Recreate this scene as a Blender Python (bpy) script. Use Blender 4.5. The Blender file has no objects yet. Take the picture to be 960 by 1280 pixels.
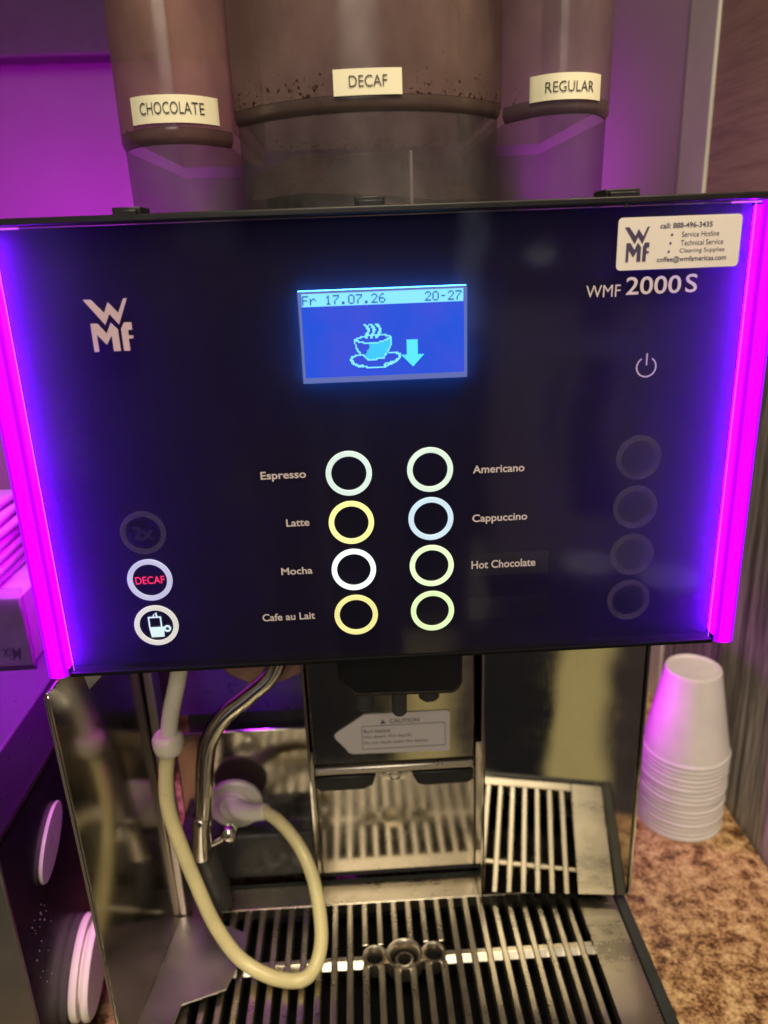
import bpy, bmesh, math, random
from mathutils import Vector, Matrix
random.seed(7)
S = bpy.context.scene
COL = S.collection
R = math.radians

# ------------------------------------------------------------------ camera
cam_d = bpy.data.cameras.new("Camera"); cam = bpy.data.objects.new("Camera", cam_d); COL.objects.link(cam)
pitch, yaw, roll = 0.32893, 0.03193, -0.03791
cy, sy, cp, sp, cr, sr = math.cos(yaw), math.sin(yaw), math.cos(pitch), math.sin(pitch), math.cos(roll), math.sin(roll)
fwd = Vector((sy*cp, cy*cp, -sp)); rt = Vector((cy, -sy, 0)); up = rt.cross(fwd)
r2 = cr*rt + sr*up; u2 = -sr*rt + cr*up
m = Matrix((r2, u2, -fwd)).transposed().to_4x4(); m.translation = Vector((-0.0131, -0.32473, 0.00138))
cam.matrix_world = m
cam_d.sensor_fit = 'VERTICAL'; cam_d.sensor_height = 36; cam_d.lens = 967.408/1280*36
cam_d.clip_start = 0.01; cam_d.clip_end = 50
cam_d.dof.use_dof = True; cam_d.dof.focus_distance = 0.36; cam_d.dof.aperture_fstop = 7.5
S.camera = cam

# ------------------------------------------------------------------ view transform
S.view_settings.view_transform = 'Standard'; S.view_settings.look = 'None'
S.view_settings.exposure = 0; S.view_settings.gamma = 1; S.view_settings.use_curve_mapping = False

# ------------------------------------------------------------------ world: painted bands and spots stand in for the dim room mirrored in steel and glass
W = bpy.data.worlds.new("World"); S.world = W; W.use_nodes = True
wn = W.node_tree.nodes; wl = W.node_tree.links
for n in list(wn): wn.remove(n)
def wmath(op, a, b=None, c=None):
    n = wn.new('ShaderNodeMath'); n.operation = op
    for i, v in enumerate((a, b, c)):
        if v is None: continue
        if isinstance(v, (int, float)): n.inputs[i].default_value = v
        else: wl.new(v, n.inputs[i])
    return n.outputs[0]
def wstep(v, lo, hi):
    n = wn.new('ShaderNodeMapRange'); n.interpolation_type = 'SMOOTHSTEP'
    wl.new(v, n.inputs[0]); n.inputs[1].default_value = lo; n.inputs[2].default_value = hi
    return n.outputs[0]
tc = wn.new('ShaderNodeTexCoord'); sx = wn.new('ShaderNodeSeparateXYZ'); wl.new(tc.outputs['Generated'], sx.inputs[0])
az = wmath('MULTIPLY', wmath('ARCTAN2', sx.outputs[0], wmath('MULTIPLY', sx.outputs[1], -1.0)), 57.2958)
el = wmath('MULTIPLY', wmath('ARCSINE', sx.outputs[2]), 57.2958)
wob = wn.new('ShaderNodeTexNoise'); wob.inputs['Scale'].default_value = 6.0; wl.new(tc.outputs['Generated'], wob.inputs['Vector'])
azw = wmath('ADD', az, wmath('MULTIPLY', wmath('SUBTRACT', wob.outputs[0], 0.5), 5.0))
def band(a0, a1, e0, e1, soft=1.2, src=None):
    s = src or azw
    x = wmath('MULTIPLY', wstep(s, a0-soft, a0+soft), wmath('SUBTRACT', 1.0, wstep(s, a1-soft, a1+soft)))
    y = wmath('MULTIPLY', wstep(el, e0-soft, e0+soft), wmath('SUBTRACT', 1.0, wstep(el, e1-soft, e1+soft)))
    return wmath('MULTIPLY', x, y)
cur = None
def layer(mask, colr):
    global cur
    mx = wn.new('ShaderNodeMix'); mx.data_type = 'RGBA'
    wl.new(mask, mx.inputs[0]); mx.inputs[7].default_value = (*colr, 1)
    if isinstance(cur, tuple): mx.inputs[6].default_value = (*cur, 1)
    else: wl.new(cur, mx.inputs[6])
    cur = mx.outputs[2]
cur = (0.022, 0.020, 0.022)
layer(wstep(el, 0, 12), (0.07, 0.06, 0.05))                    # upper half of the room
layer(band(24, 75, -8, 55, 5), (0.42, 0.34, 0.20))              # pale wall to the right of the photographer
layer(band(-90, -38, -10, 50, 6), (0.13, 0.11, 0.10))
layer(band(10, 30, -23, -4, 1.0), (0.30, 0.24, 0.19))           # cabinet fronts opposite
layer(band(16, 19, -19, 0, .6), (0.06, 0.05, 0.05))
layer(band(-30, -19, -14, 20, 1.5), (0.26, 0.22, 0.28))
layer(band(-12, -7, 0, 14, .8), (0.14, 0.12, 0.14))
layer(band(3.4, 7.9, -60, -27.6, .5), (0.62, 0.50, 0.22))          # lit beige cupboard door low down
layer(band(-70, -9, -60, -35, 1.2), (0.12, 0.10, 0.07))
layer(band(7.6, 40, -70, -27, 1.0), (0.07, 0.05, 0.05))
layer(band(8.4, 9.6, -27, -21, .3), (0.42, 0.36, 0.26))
layer(band(8.3, 9.7, -6, 4, .4), (0.45, 0.50, 0.60))             # bluish strip painted for the panel to mirror
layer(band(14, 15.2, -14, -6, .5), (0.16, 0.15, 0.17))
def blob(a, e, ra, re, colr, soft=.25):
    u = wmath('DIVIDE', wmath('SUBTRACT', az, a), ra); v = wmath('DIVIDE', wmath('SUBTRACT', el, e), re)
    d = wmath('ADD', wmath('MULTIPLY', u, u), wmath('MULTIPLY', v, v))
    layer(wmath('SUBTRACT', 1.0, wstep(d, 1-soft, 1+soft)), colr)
blob(17.6, -22.4, 2.1, .85, (.85, .78, .80)); blob(23.6, -22.9, 2.2, .9, (.75, .66, .85))   # ovals painted as the mirrored pale bowls opposite
blob(13.4, -.9, .9, .45, (1.6, 1.6, 1.7)); blob(17.5, -7, 6, .9, (.30, .27, .32), .8)  # bright glint and faint streak painted for the panel to mirror
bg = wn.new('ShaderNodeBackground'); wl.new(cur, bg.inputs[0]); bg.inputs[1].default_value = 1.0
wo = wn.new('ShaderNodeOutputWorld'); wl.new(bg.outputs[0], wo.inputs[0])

# ------------------------------------------------------------------ lamps
def area(name, loc, target, sizex, sizey, power, colr, spread=180):
    l = bpy.data.lights.new(name, 'AREA'); l.shape = 'RECTANGLE'; l.size = sizex; l.size_y = sizey
    l.energy = power; l.color = colr; l.spread = R(spread)
    o = bpy.data.objects.new(name, l); COL.objects.link(o); o.location = loc
    o.rotation_euler = (Vector(target)-Vector(loc)).to_track_quat('-Z', 'Y').to_euler()
    return o
area("ceiling_lamp", (0.0, -0.70, 1.25), (0.10, 0.05, -0.2), 0.5, 0.5, 24, (1.0, 0.83, 0.55))
area("room_lamp", (-0.12, -1.5, 0.62), (0, 0.1, -0.2), 0.6, 0.6, 9, (1.0, 0.88, 0.70))
area("hopper_fill_lamp", (0.268, -0.13, 0.33), (0.05, 0.06, 0.06), 0.08, 0.08, 0.26, (1.0, 0.80, 0.52), 90)  # added unseen lamp, brightens the right sides of the hoppers
PURPLE = (0.85, 0.0, 1.0)
area("purple_fill_left_rear", (-0.172, 0.22, -0.04), (-0.36, 0.44, 0.02), 0.02, 0.12, 0.88, PURPLE, 130)  # added purple fill for the left part of the back wall
area("purple_fill_right_rear", (0.165, 0.21, -0.05), (0.185, 0.44, 0.06), 0.02, 0.1, 0.085, PURPLE, 45)  # added purple fill for the right part of the back wall
area("purple_fill_right_lower", (0.159, 0.20, -0.36), (0.25, 0.215, -0.41), 0.01, 0.12, 0.07, PURPLE, 150)  # added unseen purple fill, tints the left sides of the cups
area("purple_fill_left_lower", (-0.168, 0.05, -0.10), (-0.27, 0.13, -0.20), 0.01, 0.12, 1.0, PURPLE, 150)  # added unseen purple fill for the packets and card box
area("purple_fill_inside", (-0.10, 0.164, -0.186), (-0.10, 0.1695, -0.318), 0.06, 0.006, 0.05, (0.40, 0.02, 1.0), 22)  # added unseen purple fill for the back of the bay

# ------------------------------------------------------------------ material helpers
def mat(name):
    m = bpy.data.materials.new(name); m.use_nodes = True
    return m, m.node_tree.nodes, m.node_tree.links, m.node_tree.nodes['Principled BSDF']
def noise(n, l, scale, detail=4, coord='Object', stretch=None, rough=.55):
    t = n.new('ShaderNodeTexCoord'); k = n.new('ShaderNodeTexNoise')
    k.inputs['Scale'].default_value = scale; k.inputs['Detail'].default_value = detail; k.inputs['Roughness'].default_value = rough
    if stretch:
        mp = n.new('ShaderNodeMapping'); mp.inputs['Scale'].default_value = stretch
        l.new(t.outputs[coord], mp.inputs[0]); l.new(mp.outputs[0], k.inputs['Vector'])
    else: l.new(t.outputs[coord], k.inputs['Vector'])
    return k.outputs[0]
def ramp(n, l, v, stops):
    r = n.new('ShaderNodeValToRGB'); l.new(v, r.inputs[0])
    e = r.color_ramp.elements
    while len(e) < len(stops): e.new(.5)
    for i, (p, c) in enumerate(stops):
        e[i].position = p; e[i].color = (*c, 1) if len(c) == 3 else c
    return r.outputs[0]
def rng(n, l, v, a, b, lo=0., hi=1.):
    k = n.new('ShaderNodeMapRange'); l.new(v, k.inputs[0])
    k.inputs[1].default_value = lo; k.inputs[2].default_value = hi; k.inputs[3].default_value = a; k.inputs[4].default_value = b
    return k.outputs[0]
def plain(name, c, rough=.5, metal=0., var=.15, vscale=60, bump=0., rvar=.12, spec=.5):
    m, n, l, p = mat(name)
    k = noise(n, l, vscale)
    d = tuple(x*(1-var) for x in c); e = tuple(min(1, x*(1+var)) for x in c)
    l.new(ramp(n, l, k, [(.3, d), (.7, e)]), p.inputs['Base Color'])
    k2 = noise(n, l, vscale*2.3)
    l.new(rng(n, l, k2, max(.02, rough-rvar), min(1, rough+rvar), .3, .7), p.inputs['Roughness'])
    p.inputs['Metallic'].default_value = metal; p.inputs['Specular IOR Level'].default_value = spec
    if bump:
        b = n.new('ShaderNodeBump'); b.inputs['Strength'].default_value = bump; b.inputs['Distance'].default_value = .001
        l.new(k2, b.inputs['Height']); l.new(b.outputs[0], p.inputs['Normal'])
    return m
def emit(name, c, s=1., var=0.):
    m, n, l, p = mat(name)
    p.inputs['Base Color'].default_value = (*[x*.5 for x in c], 1); p.inputs['Roughness'].default_value = .4
    p.inputs['Emission Color'].default_value = (*c, 1); p.inputs['Emission Strength'].default_value = s
    if var:
        k = noise(n, l, 110, 2); l.new(rng(n, l, k, s*(1-var), s*(1+var), .3, .7), p.inputs['Emission Strength'])
    return m
def steel(name, c=(.56, .53, .46), rough=.13, stretch=(1, 1, 30), smudge=.12):
    m, n, l, p = mat(name)
    p.inputs['Metallic'].default_value = 1
    g = noise(n, l, 40, 5, stretch=stretch); s = noise(n, l, 28, 6, rough=.7)
    l.new(ramp(n, l, s, [(.25, tuple(x*.90 for x in c)), (.6, c), (.8, tuple(min(1, x*1.05) for x in c))]), p.inputs['Base Color'])
    a = n.new('ShaderNodeMath'); a.operation = 'ADD'
    l.new(rng(n, l, g, -.015, .02, .3, .7), a.inputs[0]); l.new(rng(n, l, s, rough-.03, rough+smudge, .35, .8), a.inputs[1])
    l.new(a.outputs[0], p.inputs['Roughness'])
    b = n.new('ShaderNodeBump'); b.inputs['Strength'].default_value = .03; b.inputs['Distance'].default_value = .0002
    l.new(s, b.inputs['Height']); l.new(b.outputs[0], p.inputs['Normal'])
    return m

M = {}
M['steel'] = steel('brushed_steel', rough=.09, smudge=.08); M['mirror'] = steel('polished_steel', (.44, .415, .35), .04, (30, 1, 1), .06)
M['soft_mirror'] = steel('scuffed_steel', (.40, .37, .31), .085, (30, 1, 1), .06)
M['worn_plate'] = steel('worn_plate_steel', (.34, .31, .26), .14, (30, 1, 1), .06)
M['lip'] = steel('rounded_steel', (.50, .46, .40), .28, (30, 1, 1), .08)
M['dull_mirror'] = steel('worn_steel', (.48, .44, .38), .15, (30, 1, 1), .05)
M['chrome'] = steel('chrome', (.66, .63, .57), .08, smudge=.08)
M['grate'] = steel('grate_steel', (.62, .57, .475), .27, (1, 12, 1), .14)
M['frame_steel'] = steel('tray_frame_steel', (.46, .43, .40), .36, (1, 12, 1), .12)
M['black'] = plain('black_plastic', (.008, .008, .010), .34, rvar=.05, spec=.35)
M['tray_black'] = plain('tray_rim_plastic', (.03, .035, .035), .45)
M['dark'] = plain('dark_grey_plastic', (.035, .034, .035), .5)
M['pit'] = plain('tray_basin_plastic', (.004, .004, .005), .7, spec=.08)
M['gloss_black'] = plain('glossy_black_panel', (.010, .007, .014), .22, rvar=.05, spec=.12)
M['white_plastic'] = plain('white_plastic', (.72, .70, .60), .38, var=.06)
M['hose'] = plain('milky_silicone', (.68, .62, .34), .35, var=.10, vscale=35)
M['hose_fit'] = plain('hose_fitting_plastic', (.72, .68, .55), .35, var=.06)
for k in ('hose', 'hose_fit'):
    p = M[k].node_tree.nodes['Principled BSDF']; p.inputs['Subsurface Weight'].default_value = .35
    p.inputs['Subsurface Radius'].default_value = (.006, .005, .003); p.inputs['Subsurface Scale'].default_value = 1
M['sticker'] = plain('label_paper', (.72, .69, .52), .55, var=.04, vscale=30)
M['sticker_white'] = plain('white_sticker', (.64, .60, .57), .5, var=.03, vscale=30)
M['ink'] = plain('black_ink', (.02, .018, .02), .6)
M['ink_blue'] = plain('dark_blue_ink', (.045, .03, .09), .6)
M['ink_grey'] = plain('grey_ink', (.10, .09, .08), .6)
M['print'] = plain('silver_print', (.54, .48, .50), .45, var=.06)
M['logo'] = plain('silver_logo_print', (.52, .38, .47), .35, var=.08)
m, n, l, p = mat('unlit_ring_print')
p.inputs['Base Color'].default_value = (.20, .17, .26, 1); p.inputs['Roughness'].default_value = .5
tr = n.new('ShaderNodeBsdfTransparent'); mx = n.new('ShaderNodeMixShader'); l.new(rng(n, l, noise(n, l, 90), .05, .11, .3, .7), mx.inputs[0]); l.new(tr.outputs[0], mx.inputs[1]); l.new(p.outputs[0], mx.inputs[2])
l.new(mx.outputs[0], n['Material Output'].inputs[0]); M['dim_print'] = m
M['strip'] = plain('label_insert', (.007, .006, .009), .35)
M['brown'] = plain('brown_plastic', (.30, .17, .12), .4)
M['inner'] = plain('hopper_chute_plastic', (.05, .045, .05), .4)

# smoked front glass: tinted, clear, with a mirror-like skin
m, n, l, p = mat('smoked_glass')
tr = n.new('ShaderNodeBsdfTransparent'); tr.inputs[0].default_value = (.90, .89, .93, 1)
sm = noise(n, l, 22, 7, rough=.7)
gl = n.new('ShaderNodeBsdfGlossy'); l.new(rng(n, l, sm, .015, .11, .38, .72), gl.inputs['Roughness'])
fr = n.new('ShaderNodeFresnel'); fr.inputs[0].default_value = 1.5
mx = n.new('ShaderNodeMixShader'); l.new(fr.outputs[0], mx.inputs[0]); l.new(tr.outputs[0], mx.inputs[1]); l.new(gl.outputs[0], mx.inputs[2])
p.inputs['Base Color'].default_value = (.5, .48, .46, 1); p.inputs['Roughness'].default_value = .8        # thin film of dust and finger smears
m2 = n.new('ShaderNodeMixShader'); l.new(rng(n, l, noise(n, l, 14, 8, stretch=(1, 1, .5), rough=.75), -.004, .008, .42, .72), m2.inputs[0]); l.new(mx.outputs[0], m2.inputs[1]); l.new(p.outputs[0], m2.inputs[2])
l.new(m2.outputs[0], n['Material Output'].inputs[0]); M['glass'] = m
# the thick front plate: the same skin over faintly milky, edge-lit acrylic
m = m.copy(); m.name = 'edge_lit_acrylic'; n, l = m.node_tree.nodes, m.node_tree.links
old = n['Material Output'].inputs[0].links[0].from_socket                # light leaves the plate freely: one skin, on the outside
ge = n.new('ShaderNodeNewGeometry'); t2 = n.new('ShaderNodeBsdfTransparent'); m3 = n.new('ShaderNodeMixShader')
l.new(ge.outputs['Backfacing'], m3.inputs[0]); l.new(old, m3.inputs[1]); l.new(t2.outputs[0], m3.inputs[2]); l.new(m3.outputs[0], n['Material Output'].inputs[0])
vs = n.new('ShaderNodeVolumeScatter'); vs.inputs['Color'].default_value = (.42, .32, .95, 1); vs.inputs['Density'].default_value = 3.2
va = n.new('ShaderNodeVolumeAbsorption'); va.inputs['Color'].default_value = (0, 0, 0, 1); va.inputs['Density'].default_value = 11
av = n.new('ShaderNodeAddShader'); l.new(vs.outputs[0], av.inputs[0]); l.new(va.outputs[0], av.inputs[1]); l.new(av.outputs[0], n['Material Output'].inputs['Volume']); M['front'] = m
m, n, l, p = mat('clear_key_cap'); n.remove(p)
tr = n.new('ShaderNodeBsdfTransparent'); tr.inputs[0].default_value = (.93, .93, .95, 1)
gl = n.new('ShaderNodeBsdfGlossy'); gl.inputs['Roughness'].default_value = .12
mx = n.new('ShaderNodeMixShader'); mx.inputs[0].default_value = .03; l.new(tr.outputs[0], mx.inputs[1]); l.new(gl.outputs[0], mx.inputs[2])
l.new(mx.outputs[0], n['Material Output'].inputs[0]); M['key'] = m
M['backing'] = plain('panel_backing', (.006, .005, .008), .7, var=.04, vscale=20, spec=.05)

# hopper plastic: smoky, translucent, dusty with coffee above the ridge
def hopper_mat(name, base, trans, cover, ridge, dust):
    m, n, l, p = mat(name)
    out = n['Material Output']
    g = noise(n, l, 26, 7, stretch=(1.1, 1.1, .7), rough=.62)
    l.new(ramp(n, l, g, [(.30, tuple(x*.80 for x in base)), (.52, base), (.75, tuple(min(1, x*1.2) for x in base))]), p.inputs['Base Color'])
    l.new(rng(n, l, noise(n, l, 60, 4), .14, .26, .3, .7), p.inputs['Roughness']); p.inputs['Specular IOR Level'].default_value = .6
    t = n.new('ShaderNodeBsdfTransparent'); t.inputs[0].default_value = (*trans, 1)
    mx = n.new('ShaderNodeMixShader'); l.new(rng(n, l, g, cover-.09, cover+.10, .3, .7), mx.inputs[0])
    l.new(t.outputs[0], mx.inputs[1]); l.new(p.outputs[0], mx.inputs[2])
    # coffee grounds stuck to the plastic, thickest on the ledge above the ridge
    d = n.new('ShaderNodeBsdfDiffuse'); d.inputs[0].default_value = (.022, .012, .012, 1)
    tcx = n.new('ShaderNodeTexCoord'); s2 = n.new('ShaderNodeSeparateXYZ'); l.new(tcx.outputs['Object'], s2.inputs[0])
    near = n.new('ShaderNodeMapRange'); l.new(s2.outputs[2], near.inputs[0])
    near.inputs[1].default_value = ridge-.002; near.inputs[2].default_value = ridge+.016; near.inputs[3].default_value = .60-.09*dust; near.inputs[4].default_value = .76-.07*dust
    sp_ = noise(n, l, 480, 4, rough=.72)
    c = n.new('ShaderNodeMath'); c.operation = 'GREATER_THAN'; l.new(sp_, c.inputs[0]); l.new(near.outputs[0], c.inputs[1])
    above = n.new('ShaderNodeMath'); above.operation = 'GREATER_THAN'; l.new(s2.outputs[2], above.inputs[0]); above.inputs[1].default_value = ridge-.004
    mm = n.new('ShaderNodeMath'); mm.operation = 'MULTIPLY'; l.new(c.outputs[0], mm.inputs[0]); l.new(above.outputs[0], mm.inputs[1])
    m2 = n.new('ShaderNodeMixShader'); l.new(mm.outputs[0], m2.inputs[0]); l.new(mx.outputs[0], m2.inputs[1]); l.new(d.outputs[0], m2.inputs[2])
    l.new(m2.outputs[0], out.inputs[0])
    return m

# lamp material of the side light bars: hottest along the tube in its middle
def bar_mat(name, xc):
    m, n, l, p = mat(name)
    t = n.new('ShaderNodeTexCoord'); s = n.new('ShaderNodeSeparateXYZ'); l.new(t.outputs['Object'], s.inputs[0])
    d = n.new('ShaderNodeMath'); d.operation = 'SUBTRACT'; l.new(s.outputs[0], d.inputs[0]); d.inputs[1].default_value = xc
    a = n.new('ShaderNodeMath'); a.operation = 'ABSOLUTE'; l.new(d.outputs[0], a.inputs[0])
    c = ramp(n, l, rng(n, l, a.outputs[0], 0, 1, 0, .0065), [(0, (1.0, 0, .9)), (.22, (.8, 0, 1.0)), (.45, (.30, .0, 1.0)), (1, (.17, 0, 1.0))])
    p.inputs['Base Color'].default_value = (.05, .0, .06, 1); p.inputs['Roughness'].default_value = .35; p.inputs['Specular IOR Level'].default_value = .15
    l.new(c, p.inputs['Emission Color']); p.inputs['Emission Strength'].default_value = 2.1
    return m
M['bar_glow'] = emit('glow_strip', (.27, .0, 1.0), 290)
M['bar_end'] = emit('bar_end_cap', (.9, .12, 1.0), .35)
M['glow_front'] = emit('glow_strip_front', (.10, .0, .60), .9)
M['edge_highlight'] = emit('edge_highlight_glow', (.62, .10, .95), .8)

# ------------------------------------------------------------------ mesh helpers
class MB:
    def __init__(s): s.v = []; s.f = []; s.mi = []
    def add(s, vs, fs, mi=0):
        o = len(s.v); s.v += [tuple(v) for v in vs]; s.f += [tuple(i+o for i in f) for f in fs]; s.mi += [mi]*len(fs); return s
    def box(s, x0, x1, y0, y1, z0, z1, mi=0):
        v = [(x, y, z) for x in (x0, x1) for y in (y0, y1) for z in (z0, z1)]
        return s.add(v, [(0,1,3,2), (4,6,7,5), (0,4,5,1), (2,3,7,6), (0,2,6,4), (1,5,7,3)], mi)
    def prism(s, pts, y0, y1, mi=0):                 # polygon in XZ, thickness along Y
        n = len(pts)
        v = [(x, y0, z) for x, z in pts] + [(x, y1, z) for x, z in pts]
        return s.add(v, [tuple(range(n)), tuple(range(2*n-1, n-1, -1))] + [(i, n+i, n+(i+1) % n, (i+1) % n) for i in range(n)], mi)
    def slab(s, pts, d, mi=0):                        # any flat polygon of 3-D points, pushed by vector d
        n = len(pts); p = [Vector(q) for q in pts]; d = Vector(d)
        return s.add(p + [q+d for q in p], [tuple(range(n)), tuple(range(2*n-1, n-1, -1))] + [(i, n+i, n+(i+1) % n, (i+1) % n) for i in range(n)], mi)
    def ring(s, c, ax, ro, ri, h, seg=48, mi=0):      # flat annulus, extruded by h along axis ax ('y' towards -Y, 'z' up)
        def P(r, t, k):
            a, b = r*math.cos(t), r*math.sin(t)
            return (c[0]+a, c[1]-k, c[2]+b) if ax == 'y' else ((c[0]+a, c[1]+b, c[2]+k) if ax == 'z' else (c[0]+k, c[1]+a, c[2]+b))
        v = []
        for i in range(seg):
            t = 2*math.pi*i/seg
            v += [P(ro, t, 0), P(ri, t, 0), P(ri, t, h), P(ro, t, h)]
        f = []
        for i in range(seg):
            a, b = 4*i, 4*((i+1) % seg)
            f += [(a+k, a+(k+1) % 4, b+(k+1) % 4, b+k) for k in range(4)]
        return s.add(v, f, mi)
    def disc(s, c, ax, r, h, seg=48, bev=0., mi=0):
        prof = [(0, 0), (r, 0), (r, h-bev), (r-bev*.3, h-bev*.3), (r-bev, h), (0, h)] if bev else [(0, 0), (r, 0), (r, h), (0, h)]
        return s.lathe(c, ax, prof, seg, mi)
    def lathe(s, c, ax, prof, seg=48, mi=0):
        v = []; f = []; n = len(prof)
        for i in range(seg):
            t = 2*math.pi*i/seg
            for r, k in prof:
                a, b = r*math.cos(t), r*math.sin(t)
                v.append((c[0]+a, c[1]-k, c[2]+b) if ax == 'y' else ((c[0]+a, c[1]+b, c[2]+k) if ax == 'z' else (c[0]+k, c[1]+a, c[2]+b)))
        for i in range(seg):
            a, b = n*i, n*((i+1) % seg)
            f += [(a+k, a+k+1, b+k+1, b+k) for k in range(n-1)]
        return s.add(v, f, mi)
    def tube(s, path, r, seg=20, mi=0, sub=8):
        P = [Vector(p) for p in path]; pts = []
        Q = [2*P[0]-P[1]] + P + [2*P[-1]-P[-2]]
        rad = r if isinstance(r, (list, tuple)) else [r]*len(P); rr = []
        for i in range(1, len(Q)-2):
            for k in range(sub):
                t = k/sub; a, b, c, d = Q[i-1], Q[i], Q[i+1], Q[i+2]
                pts.append(.5*((2*b)+(c-a)*t+(2*a-5*b+4*c-d)*t*t+(3*b-a-3*c+d)*t**3)); rr.append(rad[i-1]*(1-t)+rad[i]*t)
        pts.append(P[-1]); rr.append(rad[-1])
        nrm = None; v = []; f = []
        for i, q in enumerate(pts):
            tg = (pts[min(i+1, len(pts)-1)]-pts[max(i-1, 0)]).normalized()
            if nrm is None: nrm = tg.orthogonal().normalized()
            nrm = (nrm-tg*nrm.dot(tg)).normalized(); bn = tg.cross(nrm)
            for k in range(seg):
                a = 2*math.pi*k/seg; v.append(q+rr[i]*(math.cos(a)*nrm+math.sin(a)*bn))
        for i in range(len(pts)-1):
            for k in range(seg):
                f.append((i*seg+k, i*seg+(k+1) % seg, (i+1)*seg+(k+1) % seg, (i+1)*seg+k))
        f += [tuple(range(seg-1, -1, -1)), tuple(range((len(pts)-1)*seg, len(pts)*seg))]
        return s.add(v, f, mi)
    def build(s, name, mats, parent=None, bevel=0., smooth=False, label=None, segs=2):
        me = bpy.data.meshes.new(name); me.from_pydata(s.v, [], s.f)
        mats = mats if isinstance(mats, (list, tuple)) else [mats]
        for q in mats: me.materials.append(q)
        me.polygons.foreach_set('material_index', s.mi)
        bm = bmesh.new(); bm.from_mesh(me); bmesh.ops.remove_doubles(bm, verts=bm.verts, dist=1e-7); bmesh.ops.recalc_face_normals(bm, faces=bm.faces); bm.to_mesh(me); bm.free()
        o = bpy.data.objects.new(name, me); COL.objects.link(o)
        if parent: put(o, parent)
        if bevel:
            b = o.modifiers.new('Bevel', 'BEVEL'); b.width = bevel; b.segments = segs; b.limit_method = 'ANGLE'; b.angle_limit = R(40)
        if smooth or bevel:
            for q in me.polygons: q.use_smooth = True
            me.set_sharp_from_angle(angle=R(38))
        if label: o['label'] = label
        return o
def wloc(o):
    v = o.location.copy()
    while o.parent: o = o.parent; v += o.location
    return v
def put(o, parent):                                  # meshes carry world coordinates; parents are only translated
    o.location = -wloc(parent); o.parent = parent
def thing(name, loc, label, cat, group=None):
    o = bpy.data.objects.new(name, None); COL.objects.link(o); o.location = loc; o.empty_display_size = .02
    return tag(o, label, cat, group)
def tag(o, label, cat, group=None):
    o['label'] = label; o['category'] = cat
    if group: o['group'] = group
    return o
def structure(o): o['kind'] = 'structure'; return o

def text_geo(body, bold=0., shear=0., space=1.):
    c = bpy.data.curves.new('t', 'FONT'); c.body = body; c.size = 1; c.offset = bold; c.shear = shear; c.space_character = space; c.resolution_u = 4
    c.fill_mode = 'FRONT'
    o = bpy.data.objects.new('t', c); COL.objects.link(o)
    dg = bpy.context.evaluated_depsgraph_get(); dg.update()
    me = bpy.data.meshes.new_from_object(o.evaluated_get(dg))
    v = [tuple(p.co) for p in me.vertices]; f = [tuple(p.vertices) for p in me.polygons]
    bpy.data.objects.remove(o); bpy.data.curves.remove(c); bpy.data.meshes.remove(me)
    return v, f
def text_to(mb, body, x0, x1, z0, z1, y, bold=0., shear=0., flip=False, warp=None, mi=0, space=1.):
    v, f = text_geo(body, bold, shear, space)
    ax, bx = min(p[0] for p in v), max(p[0] for p in v); az_, bz = min(p[1] for p in v), max(p[1] for p in v)
    out = []
    for p in v:
        a, b = (p[0]-ax)/(bx-ax), (p[1]-az_)/(bz-az_)
        if flip: a, b = 1-a, 1-b
        q = (x0+a*(x1-x0), y, z0+b*(z1-z0)); out.append(warp(q) if warp else q)
    return mb.add(out, f, mi)

LOGO_W = [(0, 0), (.17, 0), (.44, .265), (.555, .06), (.76, .275), (.92, 0), (1.0, 0), (.745, .49), (.555, .28), (.43, .49)]
LOGO_M = [(.09, .455), (.25, .455), (.43, .66), (.555, .45), (.70, .585), (.70, 1.0), (.54, 1.0), (.54, .69), (.40, .87), (.20, .665), (.20, 1.0), (.09, 1.0)]
LOGO_F = [(.86, .455), (1.03, .455), (1.03, .60), (.93, .60), (.93, .705), (1.03, .705), (1.03, .765), (.92, .765), (.92, 1.0), (.775, 1.0), (.775, .575)]
def logo_to(mb, x0, x1, z0, z1, y0, y1, mi=0):
    for poly in (LOGO_W, LOGO_M, LOGO_F):
        mb.prism([(x0+a/1.03*(x1-x0), z1-b*(z1-z0)) for a, b in poly], y0, y1, mi)

# ================================================================== SETTING
GZ = -.43          # top of the drip grate
CZ = -.47          # worktop
mm_, n, l, p = mat('speckled_laminate')
k1 = noise(n, l, 105, 6, rough=.68); k2 = noise(n, l, 460, 3, rough=.6); k3 = noise(n, l, 34, 3)
ad = n.new('ShaderNodeMath'); ad.operation = 'MULTIPLY_ADD'; l.new(k2, ad.inputs[0]); ad.inputs[1].default_value = .55; l.new(k1, ad.inputs[2])
ad2 = n.new('ShaderNodeMath'); ad2.operation = 'MULTIPLY_ADD'; l.new(k3, ad2.inputs[0]); ad2.inputs[1].default_value = .30; l.new(ad.outputs[0], ad2.inputs[2])
l.new(ramp(n, l, rng(n, l, ad2.outputs[0], 0, 1, .70, 1.14), [(.08, (.05, .022, .012)), (.24, (.14, .062, .030)), (.38, (.28, .150, .068)), (.52, (.46, .272, .132)), (.72, (.62, .41, .21)), (.95, (.76, .56, .32))]), p.inputs['Base Color'])
p.inputs['Roughness'].default_value = .34
bp = n.new('ShaderNodeBump'); bp.inputs['Strength'].default_value = .06; bp.inputs['Distance'].default_value = .0005; l.new(k2, bp.inputs['Height']); l.new(bp.outputs[0], p.inputs['Normal'])
structure(MB().box(-1.3, .2935, -.058, .4385, CZ-.04, CZ).build('countertop', mm_, bevel=.002))

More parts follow.
